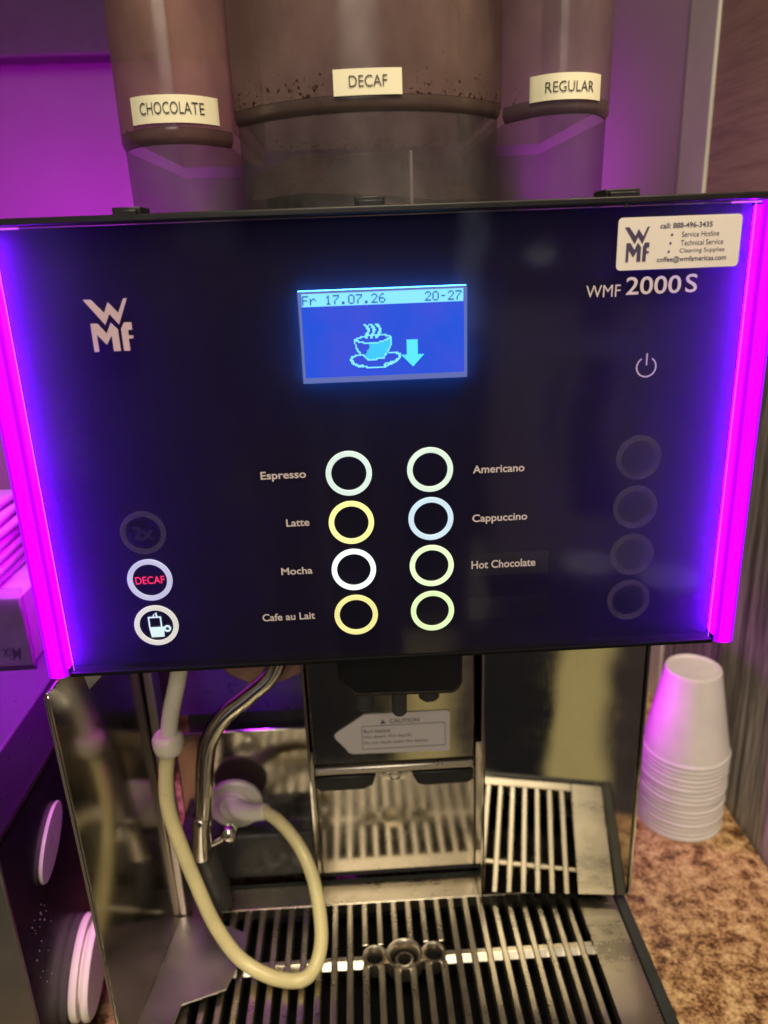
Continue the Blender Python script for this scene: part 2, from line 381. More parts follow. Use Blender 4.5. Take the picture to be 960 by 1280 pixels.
M['wall'] = plain('painted_wall', (.17, .085, .18), .6, var=.05, vscale=8, bump=.05)
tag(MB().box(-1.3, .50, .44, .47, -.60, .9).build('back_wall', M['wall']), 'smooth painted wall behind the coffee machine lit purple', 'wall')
tag(MB().box(-1.3, .20, .06, .438, .34, .9).build('overhead_shade_block', plain('shade_block_laminate', (.20, .15, .13), .5), bevel=.003), 'unseen overhead block added to shade the wall behind the coffee machine', 'cabinet')  # unseen block added to keep lamp light off the back wall
# right-hand cabinet side: wood grain above, ribbed grey board below, steel strip on its far edge
def grain(name, stops, stretch, scale, rough):
    m, n, l, p = mat(name)
    a = noise(n, l, scale, 7, stretch=stretch, rough=.68); b = noise(n, l, scale*5, 4, stretch=stretch, rough=.6)
    q = n.new('ShaderNodeMath'); q.operation = 'MULTIPLY_ADD'; l.new(b, q.inputs[0]); q.inputs[1].default_value = .45; l.new(a, q.inputs[2])
    l.new(ramp(n, l, rng(n, l, q.outputs[0], 0, 1, .48, .98), stops), p.inputs['Base Color'])
    p.inputs['Roughness'].default_value = rough
    bb = n.new('ShaderNodeBump'); bb.inputs['Strength'].default_value = .25; bb.inputs['Distance'].default_value = .001; l.new(q.outputs[0], bb.inputs['Height']); l.new(bb.outputs[0], p.inputs['Normal'])
    return m
M['wood'] = grain('brown_wood_laminate', [(.1, (.38, .24, .17)), (.5, (.52, .34, .25)), (.9, (.62, .43, .33))], (1, 1.5, 22), 5, .45)
M['grey_board'] = grain('grey_wood_board', [(.12, (.08, .07, .068)), (.42, (.22, .20, .19)), (.6, (.38, .35, .33)), (.9, (.60, .56, .52))], (1, 26, .9), 6, .55)
cab = thing('cabinet_side', (.295, .2, CZ), 'tall cabinet side along the right with brown wood grain above grey streaked board', 'cabinet')
MB().box(.295, .325, -.30, .379, -.085, .9).build('wood_panel', M['wood'], cab)
MB().box(.295, .322, -.30, .379, CZ-.04, -.088).build('lower_board', M['grey_board'], cab)
MB().box(.293, .324, .3795, .4385, CZ-.04, .9).build('edge_strip', plain('brushed_aluminium_strip', (.88, .86, .76), .42, metal=.0, var=.06, vscale=14), cab, bevel=.002)
tag(MB().box(-1.2, -.06, .41, .4385, .160, .205).build('wall_shelf', plain('shelf_laminate', (.05, .035, .055), .6, var=.05, rvar=.04), bevel=.002), 'dark shelf edge high on the wall behind the left hopper', 'shelf')

# ================================================================== COFFEE MACHINE
mach = thing('coffee_machine', (0, .08, CZ), 'push button coffee machine with black glass front, blue screen and glowing magenta side bars', 'coffee machine')
ZT, ZB = .0140, -.1822
# --- front panel
front = MB().box(-.1524, .1524, 0, .0062, ZB+.0012, ZT).build('front_panel', M['front'], mach)
MB().box(-.1524, .1524, .0066, .0080, ZB, ZT-.0004).build('panel_backing', M['backing'], mach)
rail = MB().box(-.1625, .1625, -.0012, .0212, ZT+.0004, .0172).build('top_rail', M['black'], mach, bevel=.0006)
MB().box(-.1524, .1524, -.0006, .0080, ZB-.0014, ZB+.0006).build('bottom_rail', M['pit'], mach, bevel=.0004)
for x0, x1, h in ((-.1045, -.0935, .0028), (-.0095, .0024, .0036), (.0905, .1045, .0030)):
    MB().box(x0, x1, .004, .020, .0168, .0172+h).box(x0+.001, x1-.001, .001, .004, .0168, .0172+h*.6).build('rail_clip', M['black'], mach, bevel=.0004)
MB().disc((.0975, -.0004, .0136), 'y', .0008, .0007, 16).build('panel_screw', M['chrome'], mach)
# --- light bars
for s in (-1, 1):
    xi, xo = s*.1532, s*.1624
    prof = []
    for i in range(9):
        a = math.pi*i/8; prof.append((xi+(xo-xi)*(.5-.5*math.cos(a)), .0005-.0028*math.sin(a)))
    pts = [(x, y) for x, y in prof] + [(xo, .0130), (xi, .0130)]
    mb = MB(); nn = len(pts)
    mb.add([(x, y, ZB-.0008) for x, y in pts]+[(x, y, ZT) for x, y in pts], [tuple(range(nn)), tuple(range(2*nn-1, nn-1, -1))]+[(i, (i+1) % nn, nn+(i+1) % nn, nn+i) for i in range(nn)])
    for fi, q_ in ((0, 1), (1, 1), (2+nn-3, 1), (2+nn-2, 2), (2+nn-1, 2)): mb.mi[fi] = q_              # ends and outer side given a weak pink glow; dark back and inner side
    bar = mb.build('light_bar', [bar_mat('magenta_light_bar', (xi+xo)/2 - s*.0004), M['bar_end'], M['backing']], mach, smooth=True)
    MB().box(min(s*.1500, s*.1504), max(s*.1500, s*.1504), -.0003, -.0001, ZB+.002, ZT-.0002).build('edge_highlight', M['edge_highlight'], bar)  # highlight on the glass bevel, put in as an emitting strip
    MB().box(min(s*.1400, s*.1524), max(s*.1400, s*.1524), -.0006, -.0001, ZT-.0009, ZT-.0002).build('top_glow_line', M['edge_highlight'], bar)  # thin glow reflection along the top, put in as an emitting strip
    gq = MB(); gx = sorted((s*.1526, s*.1530))
    gq.box(gx[0], gx[1], .0004, .0058, ZB+.003, ZT-.002).build('glow_strip', M['bar_glow'], bar)  # hidden emitter added to spread a violet glow into the front plate
# --- display screen
SX0, SX1, SZ0, SZ1 = -.0343, .0343, -.0512, -.0142
scr_m, n, l, p = mat('screen_blue')
kk = noise(n, l, 40, 2)
l.new(ramp(n, l, kk, [(.35, (.010, .065, .60)), (.65, (.040, .060, .58))]), p.inputs['Emission Color']); p.inputs['Emission Strength'].default_value = 1.0
p.inputs['Base Color'].default_value = (.01, .03, .2, 1); p.inputs['Roughness'].default_value = .15
screen = MB().box(SX0+.0012, SX1-.0012, -.0005, .0058, SZ0+.0022, SZ1-.0010).build('display_screen', scr_m, mach)
fm = MB()
fm.box(SX0, SX1, -.0007, .002, SZ1-.0010, SZ1); fm.box(SX0, SX1, -.0007, .002, SZ0, SZ0+.0022)
fm.box(SX0, SX0+.0012, -.00072, .002, SZ0+.0022, SZ1-.0010); fm.box(SX1-.0012, SX1, -.00072, .002, SZ0+.0022, SZ1-.0010)
fm.build('screen_frame', emit('screen_edge_light', (.09, .13, .42), .75), screen)
gd = MB()
gd.box(SX0, SX1, .0010, .0060, SZ1-.0004, SZ1); gd.box(SX0, SX1, .0010, .0060, SZ0, SZ0+.0004)
gd.box(SX0, SX0+.0004, .0010, .0060, SZ0+.0004, SZ1-.0004); gd.box(SX1-.0004, SX1, .0010, .0060, SZ0+.0004, SZ1-.0004)
gd.build('screen_halo_strip', emit('screen_halo_strip', (.05, .36, 1.0), 22), screen)  # hidden emitters added to give the blue halo round the screen
PW = (SX1-SX0-.0024)/128; PH = (SZ1-SZ0-.0032)/64
pxx = lambda i: SX0+.0012+i*PW
pzz = lambda j: SZ1-.0010-j*PH
def pix(mb, i0, j0, i1, j1, y): mb.add([(pxx(i0), y, pzz(j1)), (pxx(i1), y, pzz(j1)), (pxx(i1), y, pzz(j0)), (pxx(i0), y, pzz(j0))], [(0, 1, 2, 3)])
hb = MB(); pix(hb, .6, 0, 127.4, 9.6, -.0007); hb.build('screen_header', emit('screen_header_cyan', (.17, .58, .92), 1.0), screen)
GL = {'F': "11111 10000 10000 11110 10000 10000 10000", 'r': "00000 00000 10110 11001 10000 10000 10000", '1': "00100 01100 00100 00100 00100 00100 01110",
      '7': "11111 00001 00010 00100 01000 01000 01000", '.': "00000 00000 00000 00000 00000 01100 01100", '0': "01110 10001 10001 10001 10001 10001 01110",
      '2': "01110 10001 00001 00010 00100 01000 11111", '6': "00110 01000 10000 11110 10001 10001 01110", '-': "00000 00000 00000 01110 00000 00000 00000"}
lt = MB()
def pxtext(s, i0, j0):
    for k, ch in enumerate(s):
        if ch == ' ': continue
        for j, row in enumerate(GL[ch].split()):
            for i, b in enumerate(row):
                if b == '1': pix(lt, i0+6*k+i, j0+j, i0+6*k+i+1, j0+j+1, -.0009)
pxtext("Fr 17.07.26", 1, 1.4); pxtext("20-27", 97, 1.4)
lt.build('screen_lettering', emit('lcd_dark_pixels', (.01, .07, .30), 1.0), screen)
# pixel drawn cup, saucer and steam
def grid_mesh(name, cells, col, strength):
    mb = MB()
    for i, j in sorted(cells): pix(mb, i, j, i+1, j+1, -.0009)
    return mb.build(name, emit(name+'_cyan', col, strength), screen)
cells = set(); fill = set()
ox, oy = 36, 20.5          # photo crop: 6.36 px per LCD pixel
def G(x, y): return 36+(x-95)/12.72, 24+(y-85)/13.2
def stroke(pts, wd=1):
    for (xa, ya), (xb, yb) in zip(pts, pts[1:]):
        a = G(xa, ya); b = G(xb, yb); nst = int(max(abs(a[0]-b[0]), abs(a[1]-b[1]))*3)+1
        for t in range(nst+1):
            i, j = a[0]+(b[0]-a[0])*t/nst, a[1]+(b[1]-a[1])*t/nst
            for k in range(wd): cells.add((int(i)+k, int(j)))
for dx in (0, 58, 116):
    stroke([(248, 92) if dx == 0 else (258+dx*.9, 90), (268+dx, 100), (294+dx, 138), (284+dx, 170), (262+dx, 205)], 2)
    stroke([(266+dx*.88, 205), (266+dx*.88, 222)], 2)
stroke([(160, 240), (190, 222), (240, 210), (330, 196), (420, 196), (480, 205), (520, 222)])
stroke([(160, 240), (200, 260), (260, 274), (330, 276), (420, 268), (470, 250), (520, 225)])
stroke([(155, 240), (160, 300), (178, 345), (205, 385)], 1); stroke([(523, 225), (520, 300), (495, 350), (440, 430), (360, 443), (280, 443), (255, 425)])
stroke([(245, 405), (205, 390), (155, 398), (112, 415), (105, 440), (120, 475), (165, 505), (225, 515), (270, 522), (440, 522), (500, 500), (560, 470), (598, 435), (600, 405), (560, 380), (500, 376)], 2)
stroke([(270, 530), (440, 530)]); stroke([(170, 500), (230, 505)]); stroke([(440, 500), (545, 470)])
def inside(x, y, poly):
    c = False
    for (xa, ya), (xb, yb) in zip(poly, poly[1:]+poly[:1]):
        if (ya > y) != (yb > y) and x < (xb-xa)*(y-ya)/(yb-ya)+xa: c = not c
    return c
poly = [G(*q) for q in [(310, 272), (430, 268), (475, 248), (522, 225), (522, 300), (495, 355), (445, 432), (280, 445), (252, 420), (262, 380), (290, 340)]]
for i in range(128):
    for j in range(64):
        if inside(i+.5, j+.5, poly) and (i, j) not in cells: fill.add((i, j))
cells = {(i, j) for i, j in cells}
grid_mesh('cup_symbol', cells, (.16, .66, .95), 1.0); grid_mesh('cup_shading', fill, (.03, .42, .88), 1.0)
ar = MB(); a0 = [G(*q) for q in [(678, 258), (790, 258), (790, 410), (855, 410), (738, 535), (620, 410), (678, 410)]]
ar.prism([(pxx(a), pzz(b)) for a, b in a0], -.0009, -.0007); ar.build('arrow_symbol', emit('arrow_cyan', (.07, .60, .90), 1.0), screen)

# --- buttons
def srgb(*c): return tuple((x/255/12.92 if x < 10.3 else ((x/255+.055)/1.055)**2.4) for x in c)
def button(x, z, colr, st, label, sym=None):
    b = MB().disc((x, -.0001, z), 'y', .0077, .0004, 48).build('button', M['key'], mach, label=label)
    rm = emit('ring_light', colr, st, .06) if st else M['dim_print']
    MB().ring((x, -.0001, z), 'y', .01005, .00765, .0009, 64).build('button_ring', rm, b, bevel=.0002)
    if sym == 'DECAF':
        q = MB(); text_to(q, 'DECAF', x-.0064, x+.0066, z-.0018, z+.0019, -.0008, .006); q.build('button_lettering', emit('red_lettering', (.95, .035, .16), .85), b)
    if sym == '2x':
        q = MB(); text_to(q, '2x', x-.0044, x+.0048, z-.0032, z+.0032, -.0008, .03); q.build('button_lettering', M['dim_print'], b)
    if sym == 'pot':
        q = MB()
        q.prism([(x-.0028, z-.0058), (x+.0030, z-.0058), (x+.0034, z-.0008), (x-.0034, z-.0008)], -.0009, -.0006)
        for a, c_, d, e in ((-.0034, -.0028, -.0006, .0038), (.0020, .0026, -.0006, .0038), (-.0034, .0026, .0039, .0045)): q.box(x+a, x+c_, -.0009, -.0006, z+d, z+e)
        q.prism([(x-.0012, z+.0046), (x-.0006, z+.0046), (x-.0002, z+.0060), (x-.0008, z+.0056)], -.0009, -.0006)
        q.prism([(x+.0004, z+.0046), (x+.0010, z+.0046), (x+.0008, z+.0066), (x+.0001, z+.0062)], -.0009, -.0006)
        q.ring((x+.0048, -.0006, z-.0018), 'y', .0017, .0008, .0003, 20)
        q.build('button_symbol', emit('pot_symbol_light', srgb(200, 225, 235), .85), b)
    return b
ZR = [-.09088-.02267*i for i in range(4)]
XL, XR, XS = -.01739, .01803, -.10921
button(XL, ZR[0], srgb(204, 226, 220), .82, 'button with a pale green white lit ring beside the word Espresso')
button(XL, ZR[1], srgb(236, 240, 158), .86, 'button with a yellow lit ring beside the word Latte')
button(XL, ZR[2], srgb(232, 248, 248), 1.0, 'button with the whitest lit ring beside the word Mocha')
button(XL, ZR[3], srgb(226, 224, 150), .82, 'button with a dull yellow lit ring beside the words Cafe au Lait')
button(XR, ZR[0], srgb(206, 228, 214), .82, 'button with a pale green lit ring beside the word Americano')
button(XR, ZR[1], srgb(192, 218, 238), .82, 'button with a light blue lit ring beside the word Cappuccino')
button(XR, ZR[2], srgb(218, 240, 200), .82, 'button with a yellowish green lit ring beside the words Hot Chocolate')
button(XR, ZR[3], srgb(212, 238, 186), .82, 'button with a light green lit ring and no name, lowest of its column')
ZS = [-.11364-.02267*i for i in range(3)]
button(XS, ZS[0], None, 0, 'unlit dark round button marked 2x', '2x')
button(XS, ZS[1], srgb(176, 178, 208), .85, 'grey ringed button with red word DECAF', 'DECAF')
button(XS, ZS[2], srgb(200, 200, 196), .85, 'grey ringed button with white coffee pot symbol', 'pot')
for i in range(4): button(.1100, -.0898-.0229*i, None, 0, 'unlit dark round button in the blank column on the right')
# --- writing on the glass
YT = -.0005
for body, x0, x1, z0, z1 in (('Espresso', -.0556, -.0360, -.0930, -.0884), ('Latte', -.0462, -.0360, -.1141, -.1106), ('Mocha', -.0502, -.0361, -.1372, -.1337), ('Cafe au Lait', -.0606, -.0364, -.1599, -.1562),
                            ('Americano', .0368, .0595, -.0936, -.0900), ('Cappuccino', .0366, .0613, -.1173, -.1126), ('Hot Chocolate', .0362, .0656, -.1389, -.1350)):
    q = MB(); text_to(q, body, x0, x1, z0, z1, YT, .018); q.build('drink_name', M['print'], mach)
MB().box(.0352, .0715, -.0003, -.0001, -.1425, -.1316).build('name_strip', M['key'], mach)
MB().box(.0352, .0715, -.0003, -.0001, -.1645, -.1535).build('name_strip', M['key'], mach)
q = MB(); logo_to(q, -.1196, -.1017, -.0346, -.0140, -.0007, -.0003); q.build('maker_logo', M['logo'], mach)
q = MB(); text_to(q, 'WMF', .0832, .0974, -.0211, -.0163, YT, -.004); text_to(q, '2000', .0996, .1224, -.0206, -.0135, YT, .010); text_to(q, 'S', .1242, .1291, -.0205, -.0132, YT, .008); q.build('model_lettering', M['print'], mach)
q = MB(); seg = 40; a0, a1 = R(90+32), R(90+328)
for i in range(seg):
    t, u = a0+(a1-a0)*i/seg, a0+(a1-a0)*(i+1)/seg
    q.add([(.1104+r_*math.cos(w), YT, -.0503+r_*math.sin(w)) for w, r_ in ((t, .0038), (u, .0038), (u, .0044), (t, .0044))], [(0, 1, 2, 3)])
q.box(.1101, .1107, YT-.0001, YT, -.0496, -.0446); q.build('power_symbol', M['print'], mach)
# --- service sticker
def rrect(x0, x1, z0, z1, r, k=6):
    o = []
    for cx, cz, a in ((x1-r, z1-r, 0), (x0+r, z1-r, 90), (x0+r, z0+r, 180), (x1-r, z0+r, 270)):
        for i in range(k+1): o.append((cx+r*math.cos(R(a+90*i/k)), cz+r*math.sin(R(a+90*i/k))))
    return o
st = MB().prism(rrect(.0950, .1452, -.0109, .0092, .0018), -.0004, -.0001).build('service_sticker', M['sticker_white'], mach)
q = MB()
text_to(q, 'call: 888-496-3435', .1120, .1332, .0046, .0067, YT, .02)
for i, (s_, xa, xb) in enumerate((('Service Hotline', .1210, .1362), ('Technical Service', .1208, .1382), ('Cleaning Supplies', .1206, .1390))):
    z = .0016-.0032*i; text_to(q, s_, xa, xb, z-.0005, z+.0016, YT, .002); q.disc((.1170-.0004*i, -.0004, z+.0005), 'y', .0005, .0001, 12)
text_to(q, 'coffee@wmfamericas.com', .1116, .1400, -.0087, -.0061, YT, .015); q.build('sticker_lettering', M['ink_blue'], st)
q = MB(); logo_to(q, .0978, .1080, -.0076, .0056, -.0006, -.0004); q.build('sticker_logo', M['ink_blue'], st)

# --- body
MB().box(-.1495, .1495, .0084, .20, -.1790, .0132).build('head_housing', M['dark'], mach, bevel=.002)
body = MB(); body.box(-.150, .1535, .18, .40, CZ+.006, .0132); body.build('rear_housing', M['dark'], mach, bevel=.002)
MB().box(.1480, .1545, .100, .1795, GZ, -.1795).build('side_cheek', M['steel'], mach, bevel=.0008)
# right polished splash plate (a little turned), its bright left edge and right edge
a, b = Vector((.0590, .0940, 0)), Vector((.1552, .0832, 0))
def vplate(mb, a, b, z0, z1, t, mi=0):
    d = (b-a).normalized(); nn = Vector((-d.y, d.x, 0))*t
    return mb.slab([(a.x, a.y, z0), (b.x, b.y, z0), (b.x, b.y, z1), (a.x, a.y, z1)], nn, mi)
vplate(MB(), a, b, -.4225, -.1795, .004).build('splash_plate', M['mirror'], mach, bevel=.0006)
MB().box(.0570, .0586, .0930, .148, GZ+.003, -.1795).build('plate_flank', M['chrome'], mach, bevel=.0004)
MB().box(-.0545, -.0529, .0935, .150, GZ+.003, -.1795).build('plate_flank', M['chrome'], mach, bevel=.0004)
# centre: upper door with lip, two dark grips, lower plate
door = MB().box(-.0514, .0530, .0970, .100, -.3136, -.1795).build('brew_door', M['soft_mirror'], mach, bevel=.001)
lip = MB(); lip.box(-.0513, .0529, .0942, .1185, -.3202, -.3140); lip.build('door_lip', M['lip'], door, bevel=.0018)
for pts in ([(-.0512, -.3207), (-.0113, -.3207), (-.0137, -.3288), (-.0196, -.3315), (-.0481, -.3318), (-.0512, -.3274)], [(.0115, -.3207), (.0520, -.3207), (.0520, -.3286), (.0484, -.3310), (.0200, -.3312), (.0154, -.3296)]):
    MB().prism(pts, .0940, .1185).build('door_grip', M['black'], door, bevel=.0010)
MB().prism([(-.0085, -.3204), (.0105, -.3204), (.0080, -.3262), (-.0060, -.3262)], .0955, .1185).ring((.0010, .0953, -.3228), 'y', .0040, .0032, .0006, 28).build('door_latch', M['soft_mirror'], door, bevel=.0010)
MB().box(-.0527, .0568, .1200, .1230, -.4225, -.3190).build('lower_plate', M['worn_plate'], mach, bevel=.0006)
MB().box(-.0527, .0568, .1236, .150, GZ+.001, -.3190).build('container_front', M['dark'], mach)
# left bay
MB().box(-.1530, -.0548, .1480, .1510, -.4020, -.3185).build('bay_plate', M['worn_plate'], mach, bevel=.0012)
MB().box(-.1540, -.0548, .1710, .1750, -.3180, -.1795).build('bay_back', plain('bay_back_plastic', (.05, .03, .09), .35, var=.05), mach)
MB().box(-.1540, -.0550, .1250, .176, GZ+.002, -.3900).build('bay_step', M['dark'], mach, bevel=.002)
# left side wall of the bay and the folded splash guard
wall = MB().slab([(-.1580, -.0140, -.1835), (-.1490, .1050, -.1835), (-.1484, .0890, -.4236), (-.1582, .0120, -.4236), (-.1586, -.0090, -.412)], (-.0016, 0, 0))
wall.build('side_wall', M['dull_mirror'], mach, bevel=.0004)
MB().tube([(-.1584, -.0150, -.1850), (-.1588, -.0105, -.30), (-.1590, -.0090, -.4120)], .0014, 10, sub=3).build('side_wall_edge', M['chrome'], mach, smooth=True)
MB().box(-.1490, -.1435, .0900, .1060, GZ+.004, -.1795).build('corner_post', M['frame_steel'], mach, bevel=.0012)
fl = MB().slab([(-.1488, .0885, -.4228), (-.1439, .0897, -.4228), (-.1110, .0786, -.4232), (-.1006, .0721, -.4234), (-.1002, .0640, -.4234), (-.1090, .0326, -.4234), (-.1344, .0239, -.4230), (-.1400, -.0100, -.4230), (-.1590, -.0100, -.4225), (-.1585, .0140, -.4225)], (0, 0, -.0012))
fl.build('splash_guard', M['frame_steel'], mach, bevel=.0004)
MB().slab([(-.1492, .006, -.1836), (-.1360, .010, -.1836), (-.1475, .006, -.1945)], (0, .0012, 0)).build('bracket', M['steel'], mach)
MB().tube([(-.1486, .0885, -.4228), (-.1534, .0500, -.4226), (-.1583, .0130, -.4224)], .0007, 8, sub=2).build('fold_highlight', M['chrome'], mach, smooth=True)  # thin chrome bead put in as the highlight along the fold
MB().box(.1556, .1566, .0795, .0865, -.4225, -.1800).build('plate_flank', M['chrome'], mach, bevel=.0003)
# spout block with three nozzles
spout = MB().prism([(-.030, -.1790), (.0362, -.1790), (.0362, -.2165), (.0350, -.2205), (.0310, -.2228), (-.0205, -.2215), (-.0290, -.2135)], .028, .066).build('spout_block', M['black'], mach, bevel=.003)
for x, y, r_, h in ((-.0160, .038, .0054, .0130), (.0026, .033, .0040, .0150), (.0192, .040, .0056, .0110)):
    MB().lathe((x, y, -.2205-h), 'z', [(0, .0004), (r_*.6, .0004), (r_*.7, 0), (r_, .0016), (r_*1.06, h+.004), (0, h+.004)], 24).build('spout_nozzle', M['dark'], spout, smooth=True)
q = MB(); q.prism([(-.112, -.246), (-.104, -.2580), (-.092, -.2650), (-.080, -.2672), (-.066, -.2640), (-.052, -.2570), (-.040, -.2490), (-.040, -.236), (-.112, -.236)], .121, .146); q.build('pipe_cover', M['brown'], mach, bevel=.002)
# caution sticker
cs = MB().prism([(-.0366, -.2906), (-.0345, -.2885), (-.0171, -.2766), (.0352, -.2768), (.0371, -.2783), (.0368, -.3068), (-.0255, -.3054), (-.0280, -.3042), (-.0300, -.3010), (-.0362, -.2930)], .0962, .0967).build('caution_sticker', M['sticker_white'], mach)
q = MB()
text_to(q, 'CAUTION', -.0012, .0175, -.2838, -.2808, .0960, .012); q.prism([(-.0072, -.2838), (-.0036, -.2838), (-.0054, -.2808)], .0959, .0961)
for i, (s_, x1) in enumerate((('Burn hazard.', -.0006), ('Hot steam. Hot liquids.', .0130), ('Do not reach under the spouts.', .0232))):
    z = -.2898-.0045*i; text_to(q, s_, -.0180, x1, z-.0005, z+.0023, .0960, .006)
for x0, x1, z0, z1 in ((-.0192, .0342, -.2854, -.2851), (-.0192, .0342, -.3024, -.3021), (-.0192, -.0189, -.3021, -.2854), (.0339, .0342, -.3021, -.2854)): q.box(x0, x1, .0959, .0961, z0, z1)
q.build('sticker_lettering', M['ink_grey'], cs)

# --- drip tray and grate
tray = MB(); tray.box(-.157, .157, -.046, .124, CZ+.0005, CZ+.004); tray.box(.1496, .157, -.046, .0985, CZ+.004, GZ+.0012); tray.box(-.157, -.1496, -.046, .0985, CZ+.004, GZ+.0008); tray.box(-.1496, .1496, -.046, -.040, CZ+.004, GZ+.0008); tray.box(-.1496, .1496, .1186, .124, CZ+.004, GZ-.002)
tr_o = tray.build('drip_tray', M['tray_black'], mach, bevel=.001)
MB().box(-.149, .149, -.0395, .118, CZ+.0045, CZ+.0065).build('tray_basin', M['pit'], tr_o)
g = MB(); T = .0090; P = .0100; bw = .0043
z0, z1 = GZ-T, GZ
xs = [-.1335+P*k for k in range(28)]
xs = [x for x in [.0063+P*k for k in range(-14, 14)] if -.134 < x < .136]
SL0, SL1 = xs[0]+bw/2, xs[-1]-bw/2
def near_drain(x): return abs(x-.0013) < .0275
for x in xs[1:-1]:
    for y0, y1 in (((-.0304, .0470), (.0640, .0989)) if near_drain(x) else ((-.0304, .0989),)): g.box(x-bw/2, x+bw/2, y0, y1, z0, z1-.0003)
def crossbar(x0, x1):
    for ya, yb, zt in ((.0515, .0530, -.0030), (.0530, .0572, -.0011)): g.box(x0, x1, ya, yb, z0+.001, z1+zt)
    g.add([(x0, .0500, z1-.0045), (x1, .0500, z1-.0045), (x1, .0530, z1-.0013), (x0, .0530, z1-.0013)], [(0, 1, 2, 3)])
crossbar(SL0, -.0252); crossbar(.0278, SL1)
for x in xs[1:-1]:
    if near_drain(x) and abs(x-.0013) > .004: g.box(x-bw/2, x+bw/2, .0468, .0500, z0, z1-.0012)
g.box(-.1492, SL0, -.0396, .1180, z0, z1); g.box(SL1, .1492, -.0396, .1180, z0, z1)
g.box(SL0, SL1, -.0396, -.0300, z0, z1); g.box(SL0, SL1, .0985, .1180, z0, z1)
grate = g.build('drip_grate', M['grate'], tr_o, bevel=.0017, segs=3)
di = MB(); di.lathe((.0013, .0555, z1-.0030), 'z', [(.0120, -.007), (.0122, .0015), (.0116, .0034), (.0104, .0036), (.0092, .0022), (.0086, -.007)], 40)
di.lathe((.0013, .0540, z1-.0050), 'z', [(.0060, -.006), (.0060, .0016), (.0054, .0022), (.0044, .0020), (.0040, -.006)], 32)
for x in (-.0178, .0204): di.lathe((x, .0558, z1-.0030), 'z', [(.0080, -.007), (.0082, .0015), (.0076, .0032), (.0066, .0033), (.0056, .0020), (.0051, -.007)], 32)
for x in (-.0098, .0124): di.box(x-.0018, x+.0018, .0500, .0610, z1-.0080, z1-.0012)
di.build('drain_inlet', M['grate'], grate, smooth=True)
dh = MB()
dh.disc((.0013, .0555, z1-.0075), 'z', .0100, .0008, 32)
for x in (-.0178, .0204): dh.disc((x, .0558, z1-.0065), 'z', .0070, .0008, 32)
dh.build('drain_shade', M['pit'], grate)  # black discs stand in for the shade down the drain openings

# --- steam wand
wd = MB().tube([(-.060, .100, -.214), (-.0720, .099, -.2440), (-.0880, .098, -.2590), (-.1045, .097, -.2720), (-.1150, .096, -.2880), (-.1195, .095, -.3050), (-.1225, .094, -.3280), (-.1250, .093, -.3470)], [.0058]*7+[.0056], 24).build('steam_wand', M['chrome'], mach, smooth=True)
MB().tube([(-.1250, .093, -.3440), (-.1262, .0925, -.3500), (-.1290, .0920, -.3760)], [.0062, .0062, .0060], 24, sub=3).build('wand_tip', M['chrome'], wd, bevel=.0008)
MB().lathe((-.1110, .100, -.3650), 'z', [(0, -.006), (.003, -.0055), (.0052, -.003), (.006, 0), (.0052, .003), (.003, .0055), (0, .006)], 20).tube([(-.129, .0965, -.3720), (-.120, .0985, -.3690), (-.111, .100, -.3650)], .0028, 10, sub=3).build('wand_joint', M['chrome'], wd, smooth=True)
MB().tube([(-.1280, .098, -.3760), (-.1240, .099, -.400), (-.1210, .100, -.424)], [.008, .0078, .0076], 16, sub=3).build('wand_holder', M['dark'], mach, smooth=True)

